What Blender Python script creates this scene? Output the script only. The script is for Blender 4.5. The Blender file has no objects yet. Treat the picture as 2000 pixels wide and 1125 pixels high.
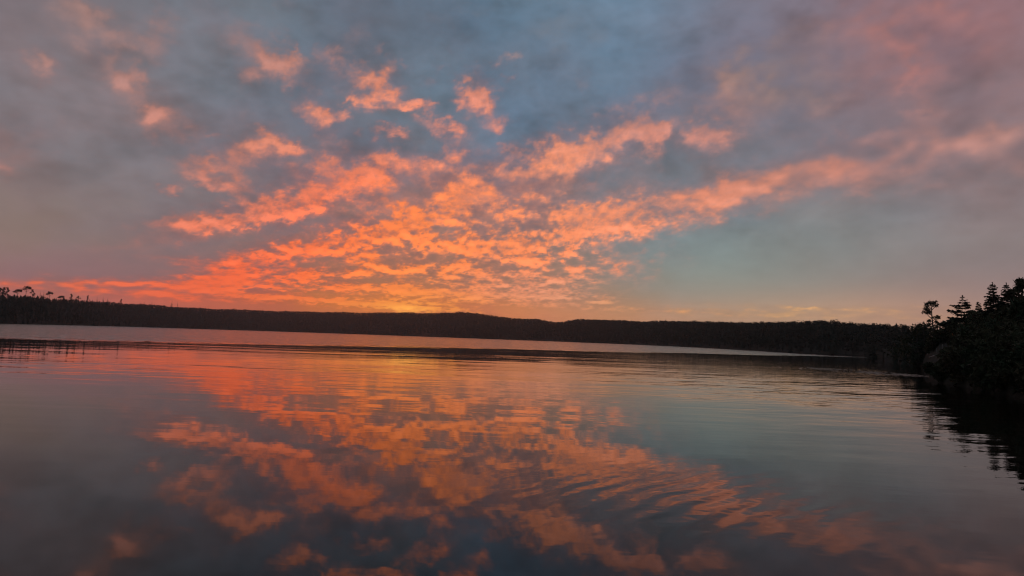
import bpy, math, random
import numpy as np
R = math.radians
scene = bpy.context.scene
col = scene.collection

# ======================= camera, world, sun, exposure =====================================
# photo is 2000x1125; the far waterline gives roll and pitch, a phone's main lens the focal length
F_PX = 1376.0; CAM_H = 2.0; ROLL = R(1.98); PITCH = math.atan(99.0 / F_PX)
SUN_AZ = -8.5; SUN_EL = 0.9                       # the sun has just gone behind the far ridge
cam = bpy.data.cameras.new('camera'); cam_ob = bpy.data.objects.new('camera', cam); col.objects.link(cam_ob)
cam.sensor_fit = 'HORIZONTAL'; cam.sensor_width = 36.0; cam.lens = 36.0 * F_PX / 2000.0
cam.clip_start = 0.05; cam.clip_end = 120000
_F = np.array([0, math.cos(PITCH), math.sin(PITCH)]); _R0 = np.array([1.0, 0, 0]); _U0 = np.cross(_R0, _F)
_R = math.cos(ROLL) * _R0 + math.sin(ROLL) * _U0; _U = -math.sin(ROLL) * _R0 + math.cos(ROLL) * _U0
from mathutils import Matrix, Vector
cam_ob.matrix_world = Matrix(((_R[0], _U[0], -_F[0], 0), (_R[1], _U[1], -_F[1], 0), (_R[2], _U[2], -_F[2], CAM_H), (0, 0, 0, 1)))
scene.camera = cam_ob

world = bpy.data.worlds.new('World'); scene.world = world; world.use_nodes = True
wn = world.node_tree; wn.nodes.clear()
wo = wn.nodes.new('ShaderNodeOutputWorld'); wb = wn.nodes.new('ShaderNodeBackground'); ws = wn.nodes.new('ShaderNodeTexSky')
ws.sky_type = 'NISHITA'; ws.sun_disc = False; ws.sun_elevation = R(SUN_EL); ws.sun_rotation = R(SUN_AZ); ws.altitude = 200
wb.inputs['Strength'].default_value = 0.06
wn.links.new(ws.outputs[0], wb.inputs[0]); wn.links.new(wb.outputs[0], wo.inputs[0])
sun = bpy.data.lights.new('sun', 'SUN'); sun.energy = 0.6; sun.angle = R(0.5); sun.color = (1.0, .55, .28)
sun_ob = bpy.data.objects.new('sun', sun); col.objects.link(sun_ob)
sd = Vector((math.sin(R(SUN_AZ)) * math.cos(R(SUN_EL)), math.cos(R(SUN_AZ)) * math.cos(R(SUN_EL)), math.sin(R(SUN_EL))))
sun_ob.rotation_euler = sd.to_track_quat('Z', 'Y').to_euler(); sun_ob.location = (0, 0, 60)
scene.view_settings.view_transform = 'Standard'; scene.view_settings.look = 'None'
scene.view_settings.exposure = 0.0; scene.view_settings.gamma = 1.0; scene.view_settings.use_curve_mapping = False
scene.render.engine = 'CYCLES'; scene.cycles.use_denoising = True
scene.cycles.sample_clamp_indirect = 0.8
scene.cycles.filter_width = 1.1
scene.cycles.max_bounces = 6; scene.cycles.transparent_max_bounces = 12; scene.cycles.volume_bounces = 0

def pix_dir(x, y):
    x = np.asarray(x, float); y = np.asarray(y, float)
    return _F + ((x - 1000) / F_PX)[..., None] * _R + ((562.5 - y) / F_PX)[..., None] * _U
def pix_azel(x, y):
    d = pix_dir(x, y)
    return np.degrees(np.arctan2(d[..., 0], d[..., 1])), np.degrees(np.arctan2(d[..., 2], np.hypot(d[..., 0], d[..., 1])))
DEG = math.degrees(1 / F_PX)

def tag(o, label=None, cat=None, group=None, kind=None):
    if label: o['label'] = label
    if cat: o['category'] = cat
    if group: o['group'] = group
    if kind: o['kind'] = kind
    return o
def mesh_np(name, V, Fc, mat=None, parent=None, smooth=False):
    """V (n,3) array, Fc (m,k) array of equal-sized faces -> one object"""
    V = np.asarray(V, np.float32); Fc = np.asarray(Fc, np.int32); k = Fc.shape[1]
    me = bpy.data.meshes.new(name)
    me.vertices.add(len(V)); me.vertices.foreach_set('co', V.ravel())
    me.loops.add(Fc.size); me.loops.foreach_set('vertex_index', Fc.ravel())
    me.polygons.add(len(Fc)); me.polygons.foreach_set('loop_start', np.arange(0, Fc.size, k, dtype=np.int32))
    me.polygons.foreach_set('loop_total', np.full(len(Fc), k, np.int32))
    if smooth: me.polygons.foreach_set('use_smooth', np.ones(len(Fc), bool))
    me.update(calc_edges=True)
    if mat: me.materials.append(mat)
    o = bpy.data.objects.new(name, me); col.objects.link(o)
    if parent: o.parent = parent
    return o
def empty(name, loc):
    o = bpy.data.objects.new(name, None); col.objects.link(o); o.location = loc; o.empty_display_size = .3
    return o
def new_mat(name):
    m = bpy.data.materials.new(name); m.use_nodes = True; n = m.node_tree; n.nodes.clear()
    out = n.nodes.new('ShaderNodeOutputMaterial'); return m, n, out
def node(n, t, ins=None, **kw):
    x = n.nodes.new(t)
    for k, v in kw.items(): setattr(x, k, v)
    for k, v in (ins or {}).items():
        if isinstance(v, bpy.types.NodeSocket): n.links.new(v, x.inputs[k])
        else: x.inputs[k].default_value = v
    return x
def math_(n, op, a, b=0.0, c=0.0):
    return node(n, 'ShaderNodeMath', {0: a, 1: b, 2: c}, operation=op).outputs[0]

# ---- gradient noise ---------------------------------------------------------------------
_rng=np.random.RandomState(7); _P=_rng.permutation(512); _P=np.concatenate([_P,_P,_P])
_ang=_rng.rand(512)*2*math.pi; _GX=np.cos(_ang); _GY=np.sin(_ang)
def pnoise(x,y):
    xi=np.floor(x).astype(int); yi=np.floor(y).astype(int); xf=x-xi; yf=y-yi; xi&=511; yi&=511
    u=xf**3*(xf*(xf*6-15)+10); v=yf**3*(yf*(yf*6-15)+10)
    def g(a,b):
        h=_P[_P[(xi+a)&511]+((yi+b)&511)]; return _GX[h]*(xf-a)+_GY[h]*(yf-b)
    n0=g(0,0)*(1-u)+g(1,0)*u; n1=g(0,1)*(1-u)+g(1,1)*u
    return (n0*(1-v)+n1*v)*1.5
def fbm(x,y,o=4,gain=.5):
    s=0;a=1;t=0
    for i in range(o):
        s=s+a*pnoise(x*2**i+17.3*i,y*2**i-9.1*i); t+=a; a*=gain
    return s/t
def sstep(a,b,x):
    t=np.clip((x-a)/(b-a),0,1); return t*t*(3-2*t)
def lin(c):
    c=np.asarray(c,float)/255; return np.where(c<=.04045,c/12.92,((c+.055)/1.055)**2.4)
# ---- colours of the thin veil and clear sky between the clouds: x, y, r, g, b ------------
VEIL=np.array([
(0,20,122,112,118),(350,20,118,115,122),(500,20,106,118,128),(700,20,92,104,120),(850,20,92,108,125),(1050,20,98,122,142),(1200,20,102,124,144),(1350,20,105,115,132),(1500,20,118,112,125),(1700,20,130,112,120),(1850,20,140,108,114),(2000,20,138,110,116),
(0,150,125,115,120),(200,150,126,115,118),(400,150,108,116,126),(600,150,98,108,122),(750,150,94,104,120),(830,190,100,124,140),(1000,150,94,112,132),(1200,150,95,119,140),(1400,150,112,112,128),(1600,150,122,114,124),(1800,150,134,110,116),(2000,150,135,115,120),
(0,280,125,113,115),(250,280,118,113,118),(450,280,112,109,118),(650,280,96,103,118),(850,280,96,110,126),(1050,280,96,109,126),(1350,290,104,114,126),(1500,290,110,114,128),(1700,280,122,114,122),(1900,280,132,114,120),(2000,280,138,115,117),
(0,400,132,115,113),(300,400,120,112,115),(500,400,115,108,114),(750,400,124,108,112),(950,400,112,110,118),(1130,360,94,114,128),(1300,380,112,118,126),(1450,360,112,118,126),(1600,440,128,128,128),(1800,400,128,120,122),(2000,400,132,119,121),
(0,480,142,118,115),(300,480,126,111,112),(480,462,122,106,110),(700,480,130,106,106),(900,480,132,108,106),(1050,500,128,118,114),(1200,490,120,134,136),(1400,490,124,141,140),(1600,500,128,134,131),(1800,500,131,126,124),(2000,490,133,121,121),
(0,540,146,108,110),(150,535,138,104,108),(300,535,138,104,104),(500,530,138,100,94),(700,540,134,98,84),(900,540,134,104,94),(1050,560,150,120,108),(1200,550,136,138,130),(1400,550,138,143,133),(1600,550,139,136,128),(1800,540,138,124,121),(2000,530,138,120,120),
(0,575,180,108,100),(150,585,190,108,95),(300,590,225,100,72),(450,596,200,98,68),(600,596,185,96,64),(750,600,190,100,60),(850,600,190,104,62),(950,600,200,112,74),(1050,608,232,140,95),(1120,590,172,130,112),(1200,612,222,155,112),(1300,585,158,142,126),(1400,615,200,155,122),(1500,590,168,145,125),(1600,615,208,162,125),(1700,590,180,146,124),(1800,610,200,150,122),(1900,580,165,132,122),(2000,575,152,124,120),(2000,640,170,135,122)],float)
# ---- colour of sunlit cloud: x, y, r, g, b ----------------------------------------------
GLOW=np.array([
(800,603,255,176,78),(740,605,255,148,66),(880,600,255,148,74),(800,560,255,150,70),(800,520,255,142,72),(800,440,255,140,76),(900,500,255,142,80),(650,560,255,126,64),(640,480,255,122,66),(500,530,255,108,62),(300,570,250,104,70),(120,555,228,108,84),(400,450,240,118,86),(600,380,250,126,84),(735,170,240,130,102),(540,270,218,126,106),(950,180,224,128,112),(880,250,226,126,110),(1000,470,255,148,92),(1000,400,250,140,100),(1200,430,245,144,112),(1400,400,216,134,116),(1480,370,200,130,118),(1300,420,232,140,114),(1250,260,226,132,118),(1370,270,214,126,118),(1650,350,204,130,120),(1430,160,158,118,120),(1800,100,174,108,111),(1950,300,178,122,122),(200,90,172,118,120),(90,135,190,122,118),(300,230,182,118,115),(650,120,182,118,114),(1000,560,240,146,118),(1100,580,210,148,125),(600,590,255,125,66),(1000,605,245,140,85),(1100,115,130,115,125),(500,130,178,116,114),(400,310,205,122,110),(340,368,190,118,112),(420,360,200,120,110),(640,236,215,122,108),(480,300,212,122,108),(100,60,150,114,116),(1500,215,140,114,120),(1250,200,160,118,120),(1550,360,196,128,116),(1150,330,238,138,112),(1750,320,190,124,122),(700,60,140,112,118),(960,80,125,112,122),(1590,603,226,172,124),(1700,606,212,160,124),(1250,606,226,154,108),(1400,608,214,160,118),(1850,612,206,154,124)],float)
_hi=GLOW[:,1]<345; GLOW[:,2]-=10*_hi; _c=(~_hi)&(GLOW[:,1]<597)&(GLOW[:,0]>450)&(GLOW[:,0]<1120); _c&=GLOW[:,4]<96; GLOW[:,3]+=np.where(_hi,4,np.where(_c,-6,1)); GLOW[:,4]+=np.where(_hi,-3,np.where(_c,-4,-8))          # a touch deeper orange
# ---- strokes of lit cloud: x, y, half length, half width, tilt (deg, + = rising right), amount
STROKES=[
(540,405,215,30,21,.85),(430,440,85,20,18,.8),(690,345,110,34,14,.75),(830,325,80,22,12,.55),(600,385,70,30,25,.6),
(470,525,130,26,24,.85),(640,475,160,24,15,.95),(800,440,120,34,18,1.0),(930,390,90,38,20,.85),(1000,345,70,30,22,.8),(1130,300,120,42,25,.92),(1230,258,72,48,25,.95),(1275,262,22,38,-70,.8),(1175,305,22,34,80,.75),
(900,490,170,22,6,.95),(1060,470,150,24,12,.85),(1200,430,130,32,12,.8),(1330,398,140,38,14,.68),(1590,603,90,3,1,.6),(1700,608,140,4,2,.35),(1280,606,260,6,1,.34),(1500,613,260,6,1,.34),(1780,619,220,6,2,.3),(1450,596,200,3,1,.25),(1850,602,160,4,2,.25),(1480,365,130,38,14,.44),(1400,390,110,30,14,.4),(1650,348,60,28,-20,.6),(1600,330,190,46,15,.42),(1830,295,200,50,12,.36),(1970,280,70,40,5,.4),(1900,340,140,40,5,.26),(1700,300,110,40,0,.3),(1930,275,110,30,12,.2),(1250,370,40,40,70,.5),(1080,395,60,40,0,.75),(1150,415,90,30,10,.8),(900,360,60,40,30,.7),(1060,330,70,30,25,.6),(990,430,60,40,20,.7),
(780,395,150,26,10,.42),(560,562,190,11,3,.8),(760,562,220,10,3,.85),(640,535,170,9,8,.75),(860,530,150,9,2,.7),(520,580,200,6,1,.8),(980,575,120,7,0,.6),(860,548,60,10,0,.6),(700,590,160,5,0,.7),(450,555,100,9,10,.8),(830,575,90,8,2,.9),(950,545,160,34,0,.42),(800,598,90,12,0,1.0),(600,585,260,9,0,.85),(330,577,190,9,3,.85),(900,578,180,14,0,.72),(1050,578,90,7,0,.7),(1070,545,80,30,0,.55),(1150,520,70,26,10,.5),(1230,540,60,30,0,.25),(1330,500,40,20,0,.18),(1130,575,60,10,0,.4),(1000,510,130,18,6,.42),(700,515,150,18,8,.42),(620,540,120,10,6,.5),
(130,557,70,7,0,.75),(230,556,90,5,0,.6),(340,553,90,7,6,.75),(420,540,70,12,18,.8),(365,510,45,7,0,.45),(30,560,50,8,0,.35),
(735,180,42,24,5,.85),(738,150,22,34,85,.7),(700,190,26,9,5,.7),(805,208,34,10,8,.7),(935,182,34,38,60,.9),(880,250,36,19,-8,.92),(900,268,16,14,0,.6),(775,266,30,13,4,.65),(655,122,34,30,-30,.62),(545,130,30,26,0,.62),(490,145,26,22,0,.45),(560,112,70,16,-5,.32),(636,236,32,26,40,.7),(650,280,18,34,70,.35),(550,278,42,13,-8,.75),(505,292,46,26,40,.66),(395,305,40,15,15,.6),(372,335,20,36,100,.5),(420,360,66,12,-18,.5),(338,368,20,12,0,.6),(460,350,30,40,80,.4),(700,60,30,40,20,.3),(412,262,16,5,0,.4),(300,232,34,36,20,.85),(92,134,32,28,0,1.0),(205,85,34,60,28,.85),(262,150,24,28,0,.68),(150,35,44,42,0,.42),(312,62,24,46,10,.32),(565,8,24,14,0,.38),(215,190,50,30,0,.15),(755,315,28,7,8,.5),(845,292,18,8,0,.4),(695,310,40,12,20,.45),(640,320,30,14,60,.5),
(1378,272,46,40,0,.95),(1430,160,66,52,40,.7),(1600,165,160,40,25,.45),(1500,215,80,26,20,.25),(1670,55,70,40,0,.35),(1850,80,105,95,30,.62),(1880,150,60,40,0,.25),(1090,110,40,20,10,.3),(1125,150,20,34,70,.28),(920,40,50,25,0,.2),(610,160,60,14,0,.15),(1290,200,40,14,20,.3),(1750,250,80,14,15,.2),(480,215,40,30,0,.2)]
HOLES=[(1318,268,16,45,10,.8),(480,466,125,20,6,.9),(1150,356,95,34,8,1.0),(1080,352,30,18,0,.6),(1230,335,40,30,30,.6),(1010,368,30,22,0,.8),(957,412,20,34,85,.75),(1055,420,24,26,0,.7),(865,346,40,18,0,.7),(545,338,45,20,10,.6),(600,448,60,12,10,.5),(800,385,30,12,0,.35),(880,462,26,9,0,.45),(740,455,24,9,0,.3),(600,515,50,10,0,.35),(780,505,60,12,0,.45),(690,574,110,4,2,.7),(900,588,70,4,-3,.6),(560,572,90,4,2,.6),(700,548,120,5,4,.6),(880,560,80,4,0,.6),(600,594,120,3,0,.5),(1000,530,60,12,0,.45),(1500,388,40,8,12,.35),(1270,412,40,8,8,.4),(450,585,80,5,2,.4),(660,410,40,16,20,.35),(960,450,30,10,0,.4),(1060,455,24,10,0,.3)]
_pr=np.random.RandomState(23)                                  # a scatter of small puffs round the bright rows
for _i in range(120):
    _x=_pr.uniform(340,1010); _y=_pr.uniform(85,350)
    if _y<330-.42*(_x-340) and _x<560: continue
    _r=_pr.uniform(7,19)*(.55+_y/450); STROKES.append((_x,_y,_r*1.25,_r*.8,_pr.uniform(-10,30),_pr.uniform(.15,.52)))
for _i in range(60):
    _x=_pr.uniform(980,1330); _y=_pr.uniform(330,590); _r=_pr.uniform(7,15); STROKES.append((_x,_y,_r*1.5,_r*.75,_pr.uniform(0,15),_pr.uniform(.15,.5)*(1-.5*(_x>1180))))
for _i in range(70):                                           # faint pink patches high up
    _x=_pr.uniform(-60,2060); _y=_pr.uniform(-40,330); _r=_pr.uniform(20,58)
    if 480<_x<1250 and _y>120: continue
    STROKES.append((_x,_y,_r*1.4,_r*.75,_pr.uniform(0,40) if _x>1000 else _pr.uniform(-40,20),_pr.uniform(.08,.34)))
def _prep(L):
    L=np.array(L,float); az,el=pix_azel(L[:,0],L[:,1]); s=DEG*np.cos(np.radians(az))**1.0
    return np.stack([az,el,L[:,2]*s,L[:,3]*s,np.radians(L[:,4]-1.98),L[:,5]],1)
_S=_prep(STROKES); _H=_prep(HOLES)
def strokes(P,az,el):
    inv=np.ones_like(az)
    for a,e,rx,ry,t,m in P:
        dx=az-a; dy=el-e; c,s=math.cos(t),math.sin(t)
        k=(np.abs(dx)<3*max(rx,ry))&(np.abs(dy)<3*max(rx,ry))
        if not k.any(): continue
        X=(dx[k]*c+dy[k]*s)/rx; Y=(-dx[k]*s+dy[k]*c)/ry
        inv[k]*=1-m*np.exp(-.9*(X*X+Y*Y))
    return 1-inv
def colour(T,az,el,sx,sy,far):
    a,e=pix_azel(T[:,0],T[:,1]); c=lin(T[:,2:]); acc=np.zeros(az.shape+(3,)); w=np.full(az.shape,1e-6)
    acc+=np.array(lin(far))*1e-6
    for i in range(len(T)):
        k=1/(1+np.maximum(el,0)*0)  # even weight
        syy=sy*(.26+.74*min(1,max(0,(e[i]-1.8)/8.0)))
        g=np.exp(-.5*(((az-a[i])/sx)**2+((el-e[i])/syy)**2)); acc+=g[...,None]*c[i]; w+=g
    return acc/w[...,None]
def fold(az): return np.where(az>90,180-az,np.where(az<-90,-180-az,az))
def density(az,el):
    """amount of lit cloud: hand-placed streaks and puffs broken up by billowing noise"""
    e=np.maximum(el,0.0); tz=az; az=fold(az)
    f=np.clip((e+.6)/11,.09,1)                                 # features shrink to the horizon
    k1=sstep(2.2,7,e); k2=sstep(8,15,e)
    def band(fn,sc,ox):                                        # three sizes of puff, blended by height
        a=fn(az*1.15*sc+ox,el*4.4*sc+ox); b=fn(az*.95*sc-ox,el*1.75*sc+2*ox); c=fn(az*.50*sc+3*ox,el*.72*sc-ox)
        x=a*(1-k1)+b*k1; return x*(1-k2)+c*k2
    w1=band(lambda x,y:fbm(x,y,3),.55,3.1); w2=band(lambda x,y:fbm(x,y,3),.55,8.7)
    w3=band(lambda x,y:fbm(x,y,4,.6),2.2,5.3); w4=band(lambda x,y:fbm(x,y,4,.6),2.2,13.9)
    A=tz+f*(1.4*w1+.75*w3); E=el+f*(1.05*w2+.70*w4)
    S=strokes(_S,A,E); H=strokes(_H,A,E)
    soft=sstep(9,24,np.hypot((tz+5)*.8,(el-9)*1.0)); puff=band(lambda x,y:fbm(x,y,6,.63),1.0,21.7)*(1-soft)+soft*band(lambda x,y:fbm(x,y,3,.45),.62,27.1)*.8
    lump=band(lambda x,y:fbm(x,y,3,.5),.42,41.9)
    bil=band(lambda x,y:1-2.2*np.abs(fbm(x,y,4,.55)),.85,31.3)  # billows
    D=S*(1-.9*H)
    env=np.clip(1.25*S,0,1)*(1-.62*sstep(.78,.98,S))
    env=env*(1+.75*(1-sstep(6,10,e))*(1-.5*sstep(.9,1,S)))
    D=.92*D+env*(.80*puff+.75*lump+.26*(1-soft)*(bil-.45))
    return D,S,puff,soft,lump
def sky(az,el):
    """radiance of the evening sky for directions in degrees; also returns how clear it is"""
    sh=az.shape; az=az.ravel(); el=el.ravel(); e=np.maximum(el,0)
    D,S,puff,soft,lumps=density(az,el)
    dl=.10+.05*np.minimum(e,14); D2=density(az,el-dl)[0]    # a little lower: undersides catch the light
    fz=fold(az); big=fbm(fz*.055+4,el*.10,4,.55); mid=fbm(fz*.16-9,el*.3+3,4,.55)
    out=np.clip(sstep(38,60,np.abs(az))+sstep(29,40,el),0,1)
    D=D+out*.45*sstep(.05,.5,big+.5*mid)                       # the same kind of cloud goes on all round
    lo=.03*(1-sstep(4,9,e)); L=sstep(.09-.09*soft-lo,.97+.05*soft-lo,D); halo=sstep(.0,.85,S); under=np.clip((D-D2)*1.3,-.6,.8)*sstep(1,5,e)
    base=colour(VEIL,az,el,3.9,2.3,(104,110,124)); glow=colour(GLOW,az,el,3.6,2.2,(160,116,122))
    hi=sstep(3,12,e)
    lump=1-2.4*np.abs(fbm(fz*.21+7,el*.36-5,4,.55)+.12*puff)                # rolls of unlit grey cloud
    mod=hi*(.16*big+.42*mid+.20*(lump-.4)*(1-.4*soft))+.13*puff*(1-.5*soft)
    base=base*(1.13+mod[:,None]*np.array([.92,1.0,1.08]))
    hue=fbm(fz*.12+33,el*.2+fz*.03,4,.55)*hi; base=base*(1+hue[:,None]*np.array([.15,-.02,-.08]))
    sa=np.clip(S*1.3,0,1)*(1-L)*.5                             # shaded cloud between the lit parts
    base=base*(1-sa[:,None]*(1-np.array([.66,.66,.74])))
    mix=np.maximum(L*(.78+.22*sstep(.5,1.0,D))*np.clip(1+(.45+.6*sstep(8,14,e))*under,0,1),.40*halo*np.clip(.75+.9*puff+.5*lumps,.2,1.3))
    fz2=fold(az); fine=fbm(fz2*(3.2-1.6*sstep(4,14,e))+5,el*(7.0-4.6*sstep(4,14,e)),4,.6)      # fine ripples in the cloud
    mix=mix*np.clip(1+.40*fine*(1-.6*soft),.5,1.25); mix=np.clip(mix,0,1)
    g=glow*np.clip(1+.35*under+.12*sstep(.7,1.2,D),.6,1.5)[:,None]
    rgb=base*(1-mix[:,None])+g*mix[:,None]
    # glow of the sun just below the ridge
    s1=np.exp(-((az-SUN_AZ)/1.6)**2-((el-2.1)/.30)**2)*(.35+.65*L); s2=np.exp(-((az-SUN_AZ)/9)**2-((el-1.5)/2.2)**2)
    rgb=rgb+s1[:,None]*np.array([.34,.20,.03])+s2[:,None]*np.array([.10,.018,.0])
    clear=(1-L)*sstep(-.25,.4,big+mid*.5)
    return np.maximum(rgb,0).reshape(sh+(3,)),clear.reshape(sh)

# ======================= the sky dome =====================================================
def graded(lo, hi, flo, fhi, fine, coarse):
    return np.unique(np.round(np.concatenate([np.arange(lo, flo, coarse), np.arange(flo, fhi, fine), np.arange(fhi, hi, coarse), [hi]]), 5))
SKY_R = 30000.0
saz = graded(-180, 180, -42, 42, .10, 1.5)
sel = np.unique(np.round(np.concatenate([np.arange(-3, 0, .5), np.arange(0, 7, .065), np.arange(7, 32, .10), np.arange(32, 89.5, 1.5), [89.9]]), 5))
AZ, EL = np.meshgrid(saz[:-1], sel)
rgb, clear = sky(AZ, EL)
ce = np.cos(np.radians(EL))
SV = np.stack([SKY_R * np.sin(np.radians(AZ)) * ce, SKY_R * np.cos(np.radians(AZ)) * ce, SKY_R * np.sin(np.radians(EL)) + CAM_H], -1).reshape(-1, 3)
nr, nc = AZ.shape
I, J = np.meshgrid(np.arange(nr - 1), np.arange(nc), indexing='ij'); J2 = (J + 1) % nc
SF = np.stack([I * nc + J, (I + 1) * nc + J, (I + 1) * nc + J2, I * nc + J2], -1).reshape(-1, 4)
m, n, out = new_mat('evening_sky')
at = node(n, 'ShaderNodeAttribute', attribute_name='radiance'); ac = node(n, 'ShaderNodeAttribute', attribute_name='clear')
em = node(n, 'ShaderNodeEmission', {'Color': at.outputs['Color'], 'Strength': 1.0})
tr = node(n, 'ShaderNodeBsdfTransparent')
mx = node(n, 'ShaderNodeMixShader', {0: math_(n, 'MULTIPLY', ac.outputs['Fac'], .22), 1: em.outputs[0], 2: tr.outputs[0]})
n.links.new(mx.outputs[0], out.inputs[0]); m.cycles.emission_sampling = 'NONE'
sky_ob = mesh_np('sky', SV, SF, m, smooth=True); tag(sky_ob, kind='structure')
a = sky_ob.data.attributes.new('radiance', 'FLOAT_COLOR', 'POINT')
a.data.foreach_set('color', np.concatenate([rgb.reshape(-1, 3), np.ones((len(SV), 1))], 1).astype(np.float32).ravel())
a = sky_ob.data.attributes.new('clear', 'FLOAT', 'POINT'); a.data.foreach_set('value', clear.astype(np.float32).ravel())

# ======================= terrain ==========================================================
# shoreline distance by direction: where the photo's waterline lies below the horizon
def wl(x, y):                                      # azimuth and distance of a point on the water
    az, el = pix_azel(np.array(x), np.array(y)); return float(az), CAM_H / math.tan(R(max(-float(el), .05)))
_sh = [(-180, 5), (-150, 7), (-120, 14), (-90, 60), (-62, 320), (float(pix_azel(0, 0)[0]) - 3, 640), (float(pix_azel(0, 630)[0]), 700),
       (float(pix_azel(250, 637)[0]), 1400), (float(pix_azel(500, 645)[0]), 1950), (float(pix_azel(750, 654)[0]), 1900), (float(pix_azel(1000, 663)[0]), 1380),
       (float(pix_azel(1250, 673)[0]), 900), (float(pix_azel(1500, 686)[0]), 400), (float(pix_azel(1565, 690)[0]), 320), (float(pix_azel(1690, 712)[0]), 270), (float(pix_azel(1770, 725)[0]), 200), (float(pix_azel(1803, 732)[0]), 110), (float(pix_azel(1818, 735)[0]), 62),
       (float(pix_azel(1835, 738)[0]), 57), (float(pix_azel(1900, 745)[0]), 50), (float(pix_azel(2000, 760)[0]), 41), (50, 26), (75, 13), (110, 7), (150, 5), (180, 5)]
_sa = np.array([p[0] for p in _sh]); _sr = np.log([p[1] for p in _sh])
def shore_r(az):
    b = np.interp(az, _sa, _sr); w = .035 * fbm(az * .55 + 3, az * 0 + 1.5, 4) + .02 * fbm(az * 3.1, az * 0 + 7.7, 3)
    return np.exp(b + w * np.clip((np.abs(az) < 150) * 1.0, 0, 1))
# skyline of the woods in the photo (tree tops, single tall trees left out)
_ridge = [(-60, 577), (0, 574), (50, 576), (100, 580), (150, 584), (250, 591), (340, 598), (420, 602), (500, 605), (600, 608), (750, 610), (830, 611), (870, 609), (905, 609), (935, 612), (965, 617), (1000, 621),
          (1050, 623), (1078, 628), (1095, 628), (1125, 623), (1200, 623), (1260, 627), (1300, 625), (1400, 627), (1500, 629), (1560, 627), (1600, 625), (1650, 628), (1720, 632), (1760, 631), (1800, 628), (1850, 622), (1900, 622), (2000, 622)]
_ra, _re = pix_azel(np.array([p[0] for p in _ridge]), np.array([p[1] for p in _ridge]))
_Laz = np.array([-180, -90, -60, -37, -30, -20, -8, 0, 8, 14, 19, 22, 25, 28, 29.5, 30.5, 32, 36, 60, 120, 180])
_LL = np.array([60, 90, 150, 160, 240, 330, 420, 460, 440, 400, 360, 330, 310, 280, 120, 60, 45, 40, 45, 50, 60])
_Taz = np.array([-180, -37, -25, 0, 20, 28.5, 30.3, 31.3, 33, 40, 180]); _TH = np.array([9, 10, 8, 8, 7.5, 7, 6, 3.2, 3.6, 4.5, 5])
def ridge(az):
    L = np.interp(az, _Laz, _LL); rr = np.exp(np.interp(az, _sa, _sr)) + L
    e = np.interp(az, _ra, _re, left=2.4, right=2.6)
    return L, np.maximum(np.tan(np.radians(e)) * rr + CAM_H - np.interp(az, _Taz, _TH), 1.2)
def ground(az, r):
    az = np.asarray(az, float); r = np.asarray(r, float); az, r = np.broadcast_arrays(az, r)
    t = r - shore_r(az); L, H = ridge(az)
    q = np.clip(t / L, 0, 1); h = H * (1 - (1 - q) ** 1.7)
    h = np.where(t > L, H * (1 - .12 * np.clip((t - L) / (3 * L), 0, 1)), h)
    x = r * np.sin(np.radians(az)); y = r * np.cos(np.radians(az))
    h = h * (1 + .07 * fbm(x / 140, y / 140, 3)) + np.clip(t / 6, 0, 1) * .35 * fbm(x / 5, y / 5, 3)
    h = h + .45 * (1 - np.exp(-np.maximum(t, 0) / 1.2))          # low cut bank at the water
    return np.where(t > 0, h, np.maximum(.18 * t, -3.0))
taz = graded(-180, 180, -45, 50, .25, 2.0)[:-1]
offs = [-60, -20, -6, -2, -.6, 0, .4, 1, 2, 3.5, 6, 9, 13, 18, 25, 34, 45, 60, 80, 105, 135, 170, 210, 260, 320, 400, 500, 640, 900, 1500, 3000, 6000]
TAZ, TO = np.meshgrid(taz, np.array([-1e6] + offs)); TR = np.maximum(shore_r(TAZ) + TO, .5 + .001 * (TO + 1e6) * 0); TR[0] = .3
TR = np.maximum.accumulate(TR + np.arange(len(offs) + 1)[:, None] * 1e-3, 0)
TZ = ground(TAZ, TR); TZ[0] = -2.0
TV = np.stack([TR * np.sin(np.radians(TAZ)), TR * np.cos(np.radians(TAZ)), TZ], -1).reshape(-1, 3)
nr, nc = TAZ.shape
I, J = np.meshgrid(np.arange(nr - 1), np.arange(nc), indexing='ij'); J2 = (J + 1) % nc
TF = np.stack([I * nc + J, I * nc + J2, (I + 1) * nc + J2, (I + 1) * nc + J], -1).reshape(-1, 4)
m, n, out = new_mat('forest_floor')
ge = node(n, 'ShaderNodeNewGeometry')
nz = node(n, 'ShaderNodeTexNoise', {'Vector': ge.outputs['Position'], 'Scale': .9, 'Detail': 6.0})
cr = node(n, 'ShaderNodeValToRGB', {0: nz.outputs['Fac']}); cr.color_ramp.elements[0].color = (.010, .011, .007, 1); cr.color_ramp.elements[1].color = (.036, .031, .022, 1)
bp = node(n, 'ShaderNodeBump', {'Height': nz.outputs['Fac'], 'Distance': .25, 'Strength': .7})
bs = node(n, 'ShaderNodeBsdfPrincipled', {'Base Color': cr.outputs[0], 'Roughness': .95, 'Normal': bp.outputs[0]}); bs.inputs['Specular IOR Level'].default_value = .1
n.links.new(bs.outputs[0], out.inputs[0])
tag(mesh_np('terrain', TV, TF, m, smooth=True), kind='structure')

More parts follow.
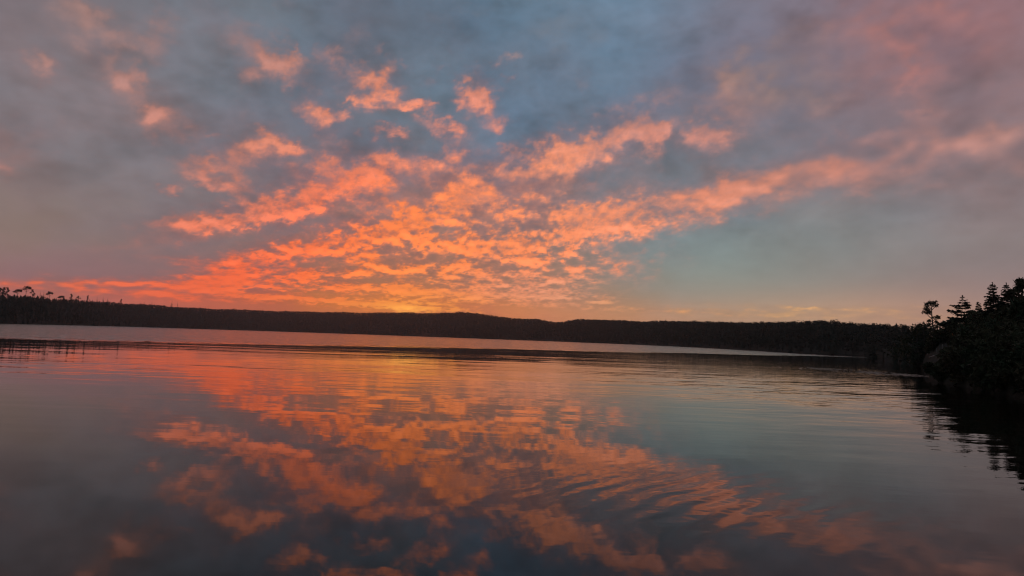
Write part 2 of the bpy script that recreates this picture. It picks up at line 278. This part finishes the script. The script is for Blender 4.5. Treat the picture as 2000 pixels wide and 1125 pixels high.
# ======================= the lake =========================================================
def on_water(x, y):
    d = pix_dir(x, y); t = -CAM_H / d[2]; return np.array([d[0] * t, d[1] * t])
m, n, out = new_mat('lake_water')
pos = node(n, 'ShaderNodeNewGeometry').outputs['Position']; sp = node(n, 'ShaderNodeSeparateXYZ', {0: pos}); X, Y = sp.outputs[0], sp.outputs[1]
def wavenoise(sx, sy, rot, scale, detail, rough=.5, dist=0.0):
    mp = node(n, 'ShaderNodeMapping', {0: pos, 'Rotation': (0, 0, R(rot)), 'Scale': (sx, sy, 0)})
    return node(n, 'ShaderNodeTexNoise', {'Vector': mp.outputs[0], 'Scale': scale, 'Detail': detail, 'Roughness': rough, 'Distortion': dist}).outputs['Fac']
dist = node(n, 'ShaderNodeVectorMath', {0: pos}, operation='LENGTH').outputs['Value']
def mrange(v, a, b, c, d, interp='SMOOTHSTEP'):
    return node(n, 'ShaderNodeMapRange', {0: v, 1: a, 2: b, 3: c, 4: d}, interpolation_type=interp).outputs[0]
ripple = wavenoise(.30, 1.0, 9, .55, 4.0, .55, .4)          # light ripples, long crested
chop = wavenoise(.6, 1.0, -24, 1.6, 3.0, .5, .3)            # crossing ripples off the right shore
swell = wavenoise(.5, 1.0, 4, .11, 2.0, .4)                 # slow undulation
patch = wavenoise(.5, 1.0, 12, .035, 3.0, .5)               # calm and ruffled patches
pm = mrange(patch, .38, .62, .25, 1.0)
# ruffled water beyond a wind line
q = math_(n, 'ADD', math_(n, 'MULTIPLY_ADD', X, -.8, Y), math_(n, 'MULTIPLY', math_(n, 'SUBTRACT', patch, .5), 50.0))
wind = mrange(q, 122, 150, 0, 1)
right = mrange(math_(n, 'MULTIPLY_ADD', Y, -.05, X), -2.0, 14.0, .12, 1.0)
# a set of small wake waves passing on the right
a0 = on_water(1180, 1010); a1 = on_water(1420, 930); crest = a1 - a0; ang = math.atan2(crest[1], crest[0])
c0 = on_water(1390, 985)
mp = node(n, 'ShaderNodeVectorMath', {0: pos, 1: (c0[0], c0[1], 0)}, operation='SUBTRACT')
rt = node(n, 'ShaderNodeVectorRotate', {'Vector': mp.outputs[0], 'Axis': (0, 0, 1), 'Angle': -ang}, rotation_type='AXIS_ANGLE')
rs = node(n, 'ShaderNodeSeparateXYZ', {0: rt.outputs[0]})
bend = math_(n, 'ADD', math_(n, 'MULTIPLY', math_(n, 'POWER', rs.outputs[0], 2.0), .035), math_(n, 'MULTIPLY', wavenoise(1, 1, 0, .8, 3.0), .55))
ph = math_(n, 'MULTIPLY', math_(n, 'ADD', rs.outputs[1], bend), 2 * math.pi / .42)
env = math_(n, 'EXPONENT', math_(n, 'MULTIPLY', math_(n, 'ADD', math_(n, 'MULTIPLY', math_(n, 'POWER', math_(n, 'DIVIDE', rs.outputs[0], 1.9), 2.0), 1.0), math_(n, 'POWER', math_(n, 'DIVIDE', rs.outputs[1], 2.0), 2.0)), -1.0))
wake = math_(n, 'MULTIPLY', math_(n, 'SINE', ph), env)
near = mrange(dist, 8, 30, .35, 1.0)
h = math_(n, 'MULTIPLY', math_(n, 'MULTIPLY', ripple, pm), .012)
h = math_(n, 'MULTIPLY', h, math_(n, 'MULTIPLY', near, mrange(q, 122, 150, 1.0, .25)))
h = math_(n, 'ADD', h, math_(n, 'MULTIPLY', math_(n, 'MULTIPLY', chop, right), math_(n, 'MULTIPLY', near, .010)))
h = math_(n, 'ADD', h, math_(n, 'MULTIPLY', swell, .045))
h = math_(n, 'ADD', h, math_(n, 'MULTIPLY', wake, .0016))
bp = node(n, 'ShaderNodeBump', {'Height': h, 'Distance': 1.0, 'Strength': 1.0})
# ripples and wind ruffle as wave slopes, so that they do not average away with distance
def slopes(sx, sy, rot, scale, detail, ax, ay, amt):
    mp = node(n, 'ShaderNodeMapping', {0: pos, 'Rotation': (0, 0, R(rot)), 'Scale': (sx, sy, 0)})
    c = node(n, 'ShaderNodeTexNoise', {'Vector': mp.outputs[0], 'Scale': scale, 'Detail': detail, 'Roughness': .55}).outputs['Color']
    v = node(n, 'ShaderNodeVectorMath', {0: c, 1: (.5, .5, .5)}, operation='SUBTRACT').outputs[0]
    v = node(n, 'ShaderNodeVectorMath', {0: v, 1: (ax, ay, 0)}, operation='MULTIPLY').outputs[0]
    return node(n, 'ShaderNodeVectorMath', {0: v, 3: amt}, operation='SCALE').outputs[0]
mid_ = math_(n, 'MULTIPLY', math_(n, 'MULTIPLY', mrange(dist, 9, 34, .12, 1.0), pm), math_(n, 'SUBTRACT', 1.0, wind))
mid_ = math_(n, 'MULTIPLY', mid_, mrange(dist, 34, 66, 1.0, .08))
s1 = slopes(.14, 1.0, 5, 1.3, 3.0, .03, .085, mid_)
s2 = slopes(.30, 1.0, -17, 1.5, 3.0, .05, .10, math_(n, 'MULTIPLY', math_(n, 'MAXIMUM', mid_, math_(n, 'MULTIPLY', mrange(dist, 6, 22, .10, .85), mrange(dist, 34, 66, 1.0, .06))), right))
s3 = slopes(.5, 1.0, 0, 1.4, 3.0, .30, .70, wind)
add = lambda a_, b_: node(n, 'ShaderNodeVectorMath', {0: a_, 1: b_}, operation='ADD').outputs[0]
lee = node(n, 'ShaderNodeVectorMath', {0: (.0, -.035, .0), 3: wind}, operation='SCALE').outputs[0]      # wind waves: the near, lee faces are the steeper ones
nn = node(n, 'ShaderNodeVectorMath', {0: add(add(bp.outputs[0], s1), add(add(s2, s3), lee))}, operation='NORMALIZE')
ro = math_(n, 'ADD', .015, math_(n, 'MULTIPLY', wind, .10))
bs = node(n, 'ShaderNodeBsdfPrincipled', {'Base Color': (.007, .0042, .003, 1), 'Roughness': ro, 'IOR': 1.25, 'Normal': nn.outputs[0]})
n.links.new(bs.outputs[0], out.inputs[0])
ws_ = 7000.0
tag(mesh_np('lake_water', [(-ws_, -ws_, 0), (ws_, -ws_, 0), (ws_, ws_, 0), (-ws_, ws_, 0)], [(0, 1, 2, 3)], m), kind='structure')

# ======================= trees ============================================================
def foliage_mat(name, c0, c1, scale):
    m, n, out = new_mat(name); g = node(n, 'ShaderNodeNewGeometry')
    z = node(n, 'ShaderNodeTexNoise', {'Vector': g.outputs['Position'], 'Scale': scale, 'Detail': 3.0})
    c = node(n, 'ShaderNodeValToRGB', {0: z.outputs['Fac']}); c.color_ramp.elements[0].position = .35; c.color_ramp.elements[1].position = .68
    c.color_ramp.elements[0].color = (*c0, 1); c.color_ramp.elements[1].color = (*c1, 1)
    b = node(n, 'ShaderNodeBsdfPrincipled', {'Base Color': c.outputs[0], 'Roughness': .85}); b.inputs['Specular IOR Level'].default_value = .15
    n.links.new(b.outputs[0], out.inputs[0]); return m
M_far = foliage_mat('far_forest_foliage', (.014, .021, .014), (.032, .028, .020), .03)
M_needle = foliage_mat('spruce_needles', (.018, .028, .017), (.036, .046, .026), .7)
M_leaf = foliage_mat('broad_leaves', (.022, .034, .015), (.052, .040, .020), .5)
M_rust = foliage_mat('autumn_leaves', (.20, .060, .022), (.32, .11, .035), 1.2)
M_bark = foliage_mat('bark', (.045, .038, .032), (.085, .075, .066), 3.0)
M_pale = foliage_mat('weathered_wood', (.16, .15, .13), (.30, .27, .24), 6.0)

def tube(pts, rad, k=6):
    """tapered tube through pts -> verts, quads (as triangles)"""
    pts = np.asarray(pts, float); V = []; Fc = []
    for i, p in enumerate(pts):
        d = pts[min(i + 1, len(pts) - 1)] - pts[max(i - 1, 0)]; d /= np.linalg.norm(d) + 1e-9
        a = np.cross(d, [0.13, .97, .21]); a /= np.linalg.norm(a) + 1e-9; b = np.cross(d, a)
        for j in range(k):
            t = 2 * math.pi * j / k; V.append(p + rad[i] * (math.cos(t) * a + math.sin(t) * b))
    for i in range(len(pts) - 1):
        for j in range(k):
            q0, q1 = i * k + j, i * k + (j + 1) % k; Fc += [(q0, q1, q1 + k), (q0, q1 + k, q0 + k)]
    for j in range(1, k - 1): Fc += [(0, j + 1, j), ((len(pts) - 1) * k, (len(pts) - 1) * k + j, (len(pts) - 1) * k + j + 1)]
    return np.array(V), np.array(Fc)
class Geo:
    def __init__(s): s.V = []; s.F = []; s.n = 0
    def add(s, V, Fc):
        V = np.asarray(V, float).reshape(-1, 3); s.V.append(V); s.F.append(np.asarray(Fc, int).reshape(-1, 3) + s.n); s.n += len(V)
    def tri(s, P):                                  # P (m,3,3) loose triangles
        P = np.asarray(P, float); m_ = len(P); s.add(P.reshape(-1, 3), np.arange(m_ * 3).reshape(-1, 3))
    def arrays(s): return np.concatenate(s.V), np.concatenate(s.F)
    def build(s, name, mat, parent=None): V, Fc = s.arrays(); return mesh_np(name, V, Fc, mat, parent)
def sprays(rng, p0, p1, w, cnt, droop=.55):
    """needle sprays: pointed triangles along a branch from p0 to p1"""
    p0 = np.array(p0); p1 = np.array(p1); d = p1 - p0; L = np.linalg.norm(d) + 1e-9; d /= L
    side = np.cross(d, [0, 0, 1]); side /= np.linalg.norm(side) + 1e-9
    t = rng.rand(cnt) ** .8; c = p0 + np.outer(t * L, d); sg = np.where(rng.rand(cnt) < .5, -1, 1)
    ww = w * (1 - .55 * t) * (.6 + .8 * rng.rand(cnt))
    tip = c + (sg * ww)[:, None] * side + (ww * .9)[:, None] * d + np.outer(-droop * ww * rng.uniform(-.4, 1.6, cnt), [0, 0, 1])
    bw = .30 * w * (.6 + .6 * rng.rand(cnt))
    up = np.outer(bw, [0, 0, 1]) * rng.uniform(-1.1, 1.1, (cnt, 1))
    return np.stack([c - d * bw[:, None], c + d * bw[:, None] + up, tip], 1)
def spruce_geo(seed, H, Rb, tiers=18, gap=.0, bare=.06, lean=(0, 0), top=1.0, dense=1.0, jit=.5):
    """trunk and needles of a spruce of height H, widest radius Rb"""
    rng = np.random.RandomState(seed); T = Geo(); C = Geo()
    ax = lambda z: np.array([lean[0] * (z / H) ** 1.5 + .012 * H * math.sin(5 * z / H + seed), lean[1] * (z / H) ** 1.5 + .010 * H * math.sin(4 * z / H + 2 * seed), z])
    zs = np.linspace(-.4, H, 9); T.add(*tube([ax(max(z, 0)) + (np.array([0, 0, z]) if z < 0 else 0) for z in zs], [max(.018 * H * (1 - max(z, 0) / H) ** .9, .012) for z in zs]))
    for i in range(tiers):
        f = (i + .4 * rng.rand()) / tiers; z = H * (bare + (1 - bare) * f ** .92); 
        if z > .985 * H: continue
        if rng.rand() < gap: continue
        rad = Rb * (1 - f) ** .85 * (.72 + .5 * rng.rand()) + .03 * H * top * .35
        nb = int(5 + 4 * (1 - f) + rng.rand() * 2)
        a0 = rng.rand() * 7
        for b in range(nb):
            a = a0 + 2 * math.pi * b / nb + rng.uniform(-.35, .35); l = rad * (.6 + .55 * rng.rand()); sl = .30 - .62 * (1 - f) * (.6 + .5 * rng.rand())
            p0 = ax(min(max(z + rng.uniform(-jit, jit) * H / tiers, .02 * H), .97 * H)); p1 = p0 + np.array([math.cos(a) * l, math.sin(a) * l, sl * l])
            mid = (p0 + p1) / 2 - np.array([0, 0, .06 * l])
            T.add(*tube([p0, mid, p1], [.006 * H * (1 - f) + .008, .005 * H * (1 - f) + .006, .004], 3))
            C.tri(sprays(rng, p0 + (p1 - p0) * .12, p1, .34 * l + .06, int((7 + 9 * l) * dense)))
            C.tri(sprays(rng, p1 - (p1 - p0) * .25, p1 + (p1 - p0) * .06, .20 * l + .05, int(4 * dense) + 1))
    p = ax(H * .93); C.tri(sprays(rng, p, ax(H) + np.array([0, 0, .01 * H]), .024 * H, 22, .2))
    return T, C
def leaf_cloud(rng, c, r, cnt, size):
    """leaf-sized faces spread through a lumpy volume"""
    v = rng.normal(size=(cnt, 3)); v /= np.linalg.norm(v, axis=1)[:, None]
    rr = rng.rand(cnt) ** .45; P = c + v * rr[:, None] * np.array(r) * (1 + .25 * np.sin(5 * v[:, :1] + 3 * v[:, 1:2]))
    e = rng.normal(size=(cnt, 2, 3)) * size
    return np.stack([P, P + e[:, 0], P + e[:, 1]], 1)
def broad_geo(seed, H, W, clumps=12, leaves=150, base=.35, flat=.6, leaf=.16, lean=(0, 0), spots=None):
    """trunk, limbs and leaf clumps of a broad-crowned tree"""
    rng = np.random.RandomState(seed); T = Geo(); C = Geo()
    ax = lambda z: np.array([lean[0] * (z / H) + .02 * H * math.sin(4 * z / H + seed), lean[1] * (z / H) + .02 * H * math.sin(3 * z / H), z])
    zs = np.linspace(0, H * .9, 7); P = [ax(z) for z in zs]; P[0] = P[0] - np.array([0, 0, .4])
    T.add(*tube(P, [.020 * H * (1 - .8 * z / H) + .015 for z in zs]))
    if spots is None:
        spots = []
        for i in range(clumps):
            f = base + (1 - base) * (i + .5) / clumps; a = rng.rand() * 6.28
            rad = W * math.sin(math.pi * min(.97, .12 + .85 * (f - base) / (1 - base))) * (.35 + .65 * rng.rand())
            spots.append((rad * math.cos(a), rad * math.sin(a), H * f, W * (.30 + .25 * rng.rand())))
    for (x, y, z, r) in spots:
        z = min(z, H - r * flat * .8); st = ax(max(z - .9 * math.hypot(x, y) - .3 * r, H * base * .7)); c = ax(z) + np.array([x, y, 0])
        T.add(*tube([st, (st + c) / 2 + np.array([0, 0, -.05 * H * .3]), c], [.010 * H, .007 * H, .003 * H], 4))
        C.tri(leaf_cloud(rng, c, (r, r, r * flat), leaves, leaf))
    return T, C
def plant(name, loc, geo, leafmat, label, cat='tree', group=None, crown='crown', rz=0.0):
    e = empty(name, loc); e.rotation_euler.z = rz; T, C = geo
    T.build('trunk' if cat == 'tree' else 'stem', M_bark, e); C.build(crown, leafmat, e)
    tag(e, label, cat, group); return e
def polar(az, r): return np.array([r * math.sin(R(az)), r * math.cos(R(az)), float(ground(az, r))])
def stand(x, y, r):
    """a spot at distance r below photo pixel (x, y), and the height that brings a top to that pixel"""
    az, el = pix_azel(np.array(float(x)), np.array(float(y))); p = polar(float(az), r)
    return p, math.tan(R(float(el))) * r + CAM_H - p[2]

# ---- far woods: thousands of small trees that read as one mass ------------------------------
def cone_tree(seed, tiers, k):
    rng = np.random.RandomState(seed); G = Geo(); G.add(*tube([(0, 0, -.05), (0, 0, .9)], [.014, .004], 3))
    for i in range(tiers):
        f = i / tiers; z0 = .10 + .80 * f; hh = .30 * (1 - .55 * f); r = .19 * (1 - f) ** .8 + .02
        a = np.linspace(0, 2 * math.pi, 2 * k, endpoint=False) + rng.rand() * 6; rr = r * np.where(np.arange(2 * k) % 2, .45, 1.0) * rng.uniform(.6, 1.25, 2 * k)
        ring = np.stack([rr * np.cos(a), rr * np.sin(a), z0 - .35 * rr + rng.uniform(-.02, .02, 2 * k)], 1)
        V = np.concatenate([ring, [[0, 0, min(z0 + hh, 1.0)]]]); G.add(V, [(j, (j + 1) % (2 * k), 2 * k) for j in range(2 * k)])
    return G.arrays()
def puff_tree(seed, cnt):
    rng = np.random.RandomState(seed); G = Geo(); G.add(*tube([(0, 0, -.05), (0.02, 0, .6)], [.022, .010], 3))
    for i in range(6):
        a = rng.rand() * 6.28; f = rng.rand(); rad = .16 * rng.rand() ** .5
        G.tri(leaf_cloud(rng, np.array([rad * math.cos(a), rad * math.sin(a), .45 + .42 * f]), (.15, .15, .13), cnt // 6, .055))
    return G.arrays()
TEMPL = [cone_tree(i, 5, 4) for i in range(5)] + [cone_tree(10 + i, 7, 4) for i in range(3)] + [puff_tree(20 + i, 60) for i in range(5)]
frng = np.random.RandomState(11)
def woods(name, label, az0, az1, spacing, hmul, conifer, tmin=1.5, extra=60, tall=1.0, wide=1.0):
    Vs = []; Fs = []; n0 = 0
    az = az0
    spots = []
    while az < az1:
        rs = float(shore_r(np.array(az))); L = float(np.interp(az, _Laz, _LL)); sp_ = spacing
        t = np.arange(tmin, L + extra, sp_); t = t + frng.uniform(-.5, .5, len(t)) * sp_
        step = math.degrees(sp_ / (rs + .4 * L))
        aa = az + frng.uniform(-.6, .6, len(t)) * step; spots.append(np.stack([aa, rs + np.maximum(t, .5)], 1)); az += step
    S = np.concatenate(spots); Z = ground(S[:, 0], S[:, 1]); TH = np.interp(S[:, 0], _Taz, _TH) * hmul
    patchy = fbm(S[:, 0] * .8, S[:, 1] / 60, 3); TH = TH * (1 + .22 * fbm(S[:, 0] * 2.3 + 9, S[:, 1] / 45, 3))
    for i in range(len(S)):
        c = frng.rand() < conifer + .35 * patchy[i]
        k = frng.randint(0, 8) if c else frng.randint(8, 13)
        V, Fc = TEMPL[k]; H = TH[i] * (frng.uniform(.62, .98) if c else frng.uniform(.65, .95)) * (frng.uniform(1.12, 1.5) if frng.rand() < max(0, .05 + .16 * patchy[i]) * tall and c else 1)
        w = H * frng.uniform(.75, 1.25) * wide; a = frng.rand() * 6.28; ca, sa = math.cos(a), math.sin(a)
        x0 = S[i, 1] * math.sin(R(S[i, 0])); y0 = S[i, 1] * math.cos(R(S[i, 0]))
        Vs.append(np.stack([x0 + w * (ca * V[:, 0] - sa * V[:, 1]), y0 + w * (sa * V[:, 0] + ca * V[:, 1]), Z[i] + H * V[:, 2]], 1)); Fs.append(Fc + n0); n0 += len(V)
    V = np.concatenate(Vs); Fc = np.concatenate(Fs); print(name, len(S), 'trees', len(Fc), 'tris')
    return tag(mesh_np(name, V, Fc, M_far), label, 'woods', kind='stuff')
woods('left_shore_woods', 'dark mixed woods covering the nearer shore on the left', -46, -27, 5.2, 1.0, .55)
woods('far_shore_woods', 'dark spruce woods covering the far ridge under the sunset', -27, 6, 6.8, 1.05, .3, wide=1.5, tall=.6)
woods('right_shore_woods', 'dark woods on the hill between far ridge and right bank', 6, 30.3, 4.6, .90, .3, tall=.4, wide=1.4)

# ---- single trees on the left skyline ------------------------------------------------------
G_left = 'single trees standing out on the left skyline'
def left_tree(x, y, kind, label, seed, w=1.0, dr=0.0):
    az = float(pix_azel(np.array(float(x)), np.array(600.0))[0]); rs = float(shore_r(np.array(az))); L = float(np.interp(az, _Laz, _LL))
    p, H = stand(x, y, rs + L * .92 + dr)
    if kind == 'spruce': return plant('spruce_tree', p, spruce_geo(seed, H, .13 * H * w, 12, dense=.5), M_needle, label, group=G_left)
    if kind == 'flat':
        s_ = p[2] * 0; spots = [(-2.6 * w, 0, H * .80, 2.0 * w), (2.2 * w, .5, H * .93, 2.2 * w), (.3 * w, -.4, H * .96, 2.0 * w), (3.3 * w, 0, H * .86, 1.6 * w), (-1.0 * w, .6, H * .88, 1.8 * w)]
        return plant('pine_tree', p, broad_geo(seed, H, 3 * w, leaves=110, base=.6, flat=.45, leaf=.45, spots=spots), M_needle, label, group=G_left)
    return plant('broadleaf_tree', p, broad_geo(seed, H, .22 * H * w, clumps=12, leaves=60, base=.12, flat=.8, leaf=.42), M_leaf, label, group=G_left)
for a in [
 (1, 562, 'round', 'small round-topped tree at the very left edge of the skyline', 301, .75),
 (8, 561, 'round', 'narrow tree, second from the left edge on the skyline', 302, .75),
 (15, 561, 'round', 'narrow tree, third from the left edge on the skyline', 303, .75),
 (35, 565, 'flat', 'lower broad-crowned pine just left of the tallest skyline pine', 304, 1.0),
 (52, 559, 'flat', 'tallest wide-topped pine on the left skyline', 305, 1.15),
 (64, 565, 'round', 'slim tree close on the right of the tallest skyline pine', 306, .75),
 (79, 568, 'spruce', 'thin pointed spruce between the two wide-topped pines', 307, .8),
 (86, 570, 'spruce', 'short pointed spruce just left of the flat-topped pine', 308, 1.0),
 (97, 570, 'flat', 'flat-topped pine right of the tallest one on the left skyline', 309, 1.05),
 (119, 578, 'flat', 'low flat crown right of the flat-topped pine', 310, 1.0),
 (139, 574, 'round', 'thin-stemmed tree with a small tuft on the left skyline', 311, .75),
 (153, 578, 'round', 'low mounded crown right of the thin-stemmed tuft tree', 312, 1.1),
 (172, 577, 'round', 'small tuft-topped tree right of the mounded crown', 313, .75),
 (190, 580, 'spruce', 'first of three small spruces right of the tuft-topped trees', 314, 1.0),
 (202, 579, 'spruce', 'second of three small spruces right of the tuft-topped trees', 315, 1.0),
 (211, 580, 'spruce', 'third of three small spruces right of the tuft-topped trees', 316, .9),
 (237, 584, 'round', 'small bushy tree on the slope right of three small spruces', 317, .7),
 (297, 588, 'spruce', 'short spruce standing left of the tall spike on the long slope', 318, 1.0),
 (336, 587, 'spruce', 'tallest spruce spike halfway down the left slope', 319, 1.2),
 (347, 589, 'spruce', 'thin spruce just right of the tallest spike on the slope', 320, .8),
 (283, 589, 'spruce', 'small pointed spruce, leftmost of the group on the long slope', 321, .9)]:
    left_tree(*a)

# ---- trees on the right bank ---------------------------------------------------------------
p, H = stand(1878, 577, 92)
plant('spruce_tree', p, spruce_geo(41, H, 2.4, 14, gap=.0, bare=.16, dense=2.2, jit=.12), M_needle, 'open tiered spruce with wide drooping branches, alone left of the right-hand trees')
p, H = stand(1910, 588, 86)
plant('spruce_tree', p, spruce_geo(42, H, 1.3, 30, bare=.05, dense=1.8), M_needle, 'small slender spruce between the tiered spruce and the dark tall spruces')
p, H = stand(1940, 553, 82)
plant('spruce_tree', p, spruce_geo(43, H, 1.75, 40, bare=.03, dense=1.7, top=1.6), M_needle, 'tall dense dark spruce, left one of the twin points at right')
p, H = stand(1966, 554, 80)
plant('spruce_tree', p, spruce_geo(44, H, 1.6, 40, bare=.03, dense=1.7, top=1.6), M_needle, 'tall dense dark spruce, right one of the twin points at right')
p, H = stand(1993, 546, 74)
plant('broadleaf_tree', p, broad_geo(45, H, 1.0, clumps=16, leaves=230, base=.25, flat=.8, leaf=.13), M_leaf, 'leafy broadleaf tree rising highest at the right edge of the picture')
# thin leaning tree with a hooked crown
p, H = stand(1826, 588, 104)
sp_ = [(-.15, 0, H * .985, .42), (.35, 0, H * .97, .40), (.55, .1, H * .90, .36), (-.55, 0, H * .92, .36), (-.60, 0, H * .85, .40), (-.62, .1, H * .79, .36), (-.75, 0, H * .73, .40), (-.35, 0, H * .74, .32), (.45, 0, H * .62, .30), (.85, .1, H * .63, .22), (-.4, 0, H * .55, .22), (.5, 0, H * .52, .22), (-.5, 0, H * .45, .3), (.3, 0, H * .4, .35)]
plant('leaning_tree', p, broad_geo(46, H, 1.0, leaves=70, base=.3, flat=.75, leaf=.12, lean=(-.35, 0), spots=sp_), M_needle, 'thin lone tree with sparse hooked crown above the right-hand ridge')
# pale log on the bank
def bank_pt(x, y, r):
    a, e = pix_azel(np.array(float(x)), np.array(float(y))); a = float(a); return np.array([r * math.sin(R(a)), r * math.cos(R(a)), math.tan(R(float(e))) * r + CAM_H])
def on_bank(x, y):
    """the spot where the line of sight through a pixel meets the bank"""
    a, e = pix_azel(np.array(float(x)), np.array(float(y))); r = np.linspace(float(shore_r(a)) + .3, float(shore_r(a)) + 40, 400)
    k = np.argmin(np.abs(np.degrees(np.arctan2(ground(float(a), r) - CAM_H, r)) - float(e))); return polar(float(a), r[k])
e0, e1, e2 = on_bank(1815, 699) + [0, 0, .06], on_bank(1840, 693) + [0, 0, .12], on_bank(1868, 688) + [0, 0, .16]; print('log', e0, e1, e2)
LOG_R = max(math.hypot(e_[0], e_[1]) for e_ in (e0, e1, e2))
lg = empty('fallen_log', (e0[0], e0[1], e0[2])); tag(lg, 'pale weathered log lying along the right bank above the water', 'log')
V, Fc = tube([e0 - e0, e1 - e0, e2 - e0], [.06, .09, .12], 9); mesh_np('log_trunk', V, Fc, M_pale, lg, smooth=True)
for t, l in ((.35, .8), (.6, 1.0), (.8, .6)):
    b = (e2 - e0) * t; V, Fc = tube([b, b + np.array([-.2, -.1, .5]) * l, b + np.array([-.3, -.2, .9]) * l], [.05, .035, .015], 5); mesh_np('branch_stub', V, Fc, M_pale, lg)

G_mass = 'trees and bushes merged in the dark right bank'
brng = np.random.RandomState(77)
for i, (x, y, r, kind) in enumerate([(1932, 618, 78, 'b'), (1952, 612, 74, 'b'), (1974, 604, 70, 'b'), (2006, 586, 66, 'b'), (2035, 566, 62, 's'), (2070, 562, 60, 'b'), (2110, 556, 56, 's'), (2160, 560, 52, 'b'), (1953, 606, 88, 's'), (2012, 572, 84, 's'), (1926, 590, 90, 's'), (2220, 560, 44, 'b'), (1900, 612, 80, 'b'), (1797, 629, 130, 's'), (1789, 631, 150, 's'), (1804, 628, 112, 's'), (1793, 634, 118, 'b'), (1982, 600, 86, 's')]):
    p, H = stand(x, y, r)
    if kind == 's': plant('spruce_tree', p, spruce_geo(60 + i, H, .24 * H, 18, bare=.03, dense=1.2), M_needle, 'dark tree merged into the black mass of the right bank', group=G_mass)
    else: plant('broadleaf_tree', p, broad_geo(60 + i, H, .34 * H, clumps=15, leaves=240, base=.12, flat=.85, leaf=.17), M_leaf, 'dark tree merged into the black mass of the right bank', group=G_mass)
k = 0
for (x0, r0, r1, cnt) in [(1826, 60, 74, 5), (1842, 58, 76, 6), (1860, 57, 78, 6), (1882, 57, 84, 6), (1900, 55, 78, 6), (1918, 55, 76, 6), (1936, 53, 74, 6), (1955, 51, 70, 6), (1975, 48, 66, 6), (1995, 48, 64, 6), (2020, 44, 60, 6), (2050, 44, 56, 5), (2085, 38, 52, 4)]:
    for j in range(cnt):
        x = x0 + brng.uniform(-10, 10); az = float(pix_azel(np.array(x), np.array(700.0))[0]); rs = float(shore_r(np.array(az))); r = rs + .7 + (r1 - rs) * (j / cnt) ** 1.3 + brng.uniform(-.3, .6)
        H = brng.uniform(1.3, 2.2) + .05 * max(0, r - rs)
        if 1803 < x < 1880 and j >= cnt - 3: r = LOG_R + .8 + (j - cnt + 3) * 3.5 + brng.uniform(0, 1.5); H = brng.uniform(1.0, 1.6)
        if 1803 < x < 1880 and r < LOG_R: H = brng.uniform(.5, .8)                 # low growth in front of the log
        T, C = broad_geo(500 + k, H, H * .55, clumps=8, leaves=130, base=.05, flat=.8, leaf=.13); k += 1
        plant('bush', polar(az, r), (T, C), M_leaf, 'dark leafy bush merged into the black undergrowth of the right bank', 'bush', 'bushes in the dark right bank', 'foliage')
az = float(pix_azel(np.array(1874.0), np.array(652.0))[0]); p = polar(az, 74.0)
z = math.tan(R(float(pix_azel(np.array(1874.0), np.array(648.0))[1]))) * 74 + CAM_H
plant('bush', p, broad_geo(88, z - p[2], .5, clumps=6, leaves=40, base=.6, flat=.8, leaf=.10), M_rust, 'small rust-orange leaved bush below the tiered spruce', 'bush', crown='foliage')
# ---- lily pads along the right shallows ------------------------------------------------------
m, n, out = new_mat('lily_pad_leaf')
g = node(n, 'ShaderNodeNewGeometry'); z = node(n, 'ShaderNodeTexNoise', {'Vector': g.outputs['Position'], 'Scale': 2.0})
c = node(n, 'ShaderNodeValToRGB', {0: z.outputs['Fac']}); c.color_ramp.elements[0].color = (.05, .07, .03, 1); c.color_ramp.elements[1].color = (.16, .13, .07, 1)
b = node(n, 'ShaderNodeBsdfPrincipled', {'Base Color': c.outputs[0], 'Roughness': .32}); n.links.new(b.outputs[0], out.inputs[0])
prng = np.random.RandomState(5); G = Geo()
A_, B_ = on_water(1600, 720), on_water(1826, 737)
for i in range(900):
    t = prng.rand(); c_ = A_ + (B_ - A_) * t + prng.normal(size=2) * np.array([1.6, 2.6]) * (.5 + .5 * prng.rand())
    az = math.degrees(math.atan2(c_[0], c_[1]))
    if math.hypot(*c_) > float(shore_r(np.array(az))) - .5: continue
    if pnoise(np.array(c_[0] * .35), np.array(c_[1] * .35)) < -.12: continue
    r = prng.uniform(.09, .2); a0 = prng.rand() * 6.28; aa = a0 + np.linspace(.25, 6.03, 9)
    tl = prng.normal(size=2) * .05
    ring = np.stack([c_[0] + r * np.cos(aa), c_[1] + r * np.sin(aa), .014 + np.abs(r * (tl[0] * np.cos(aa) + tl[1] * np.sin(aa)))], 1)
    G.add(np.concatenate([[[c_[0], c_[1], .012]], ring]), [(0, j, j + 1) for j in range(1, 9)])
tag(G.build('lily_pads', m), 'thin line of floating lily pads off the right bank', 'lily pads', kind='stuff')
HAZE = 0.0001

# ======================= evening haze =====================================================
m, n, out = new_mat('evening_haze')
pv = node(n, 'ShaderNodeVolumePrincipled', {'Color': (.92, .90, .90, 1), 'Density': HAZE, 'Anisotropy': .80}); n.links.new(pv.outputs[0], out.inputs['Volume'])
B = 8200.0; z0, z1 = -5.0, 160.0
hv = [(x, y, z) for z in (z0, z1) for y in (-B, B) for x in (-B, B)]
tag(mesh_np('haze', hv, [(0, 2, 3, 1), (4, 5, 7, 6), (0, 1, 5, 4), (2, 6, 7, 3), (0, 4, 6, 2), (1, 3, 7, 5)], m), 'thin warm evening haze over the lake', 'haze', kind='stuff')
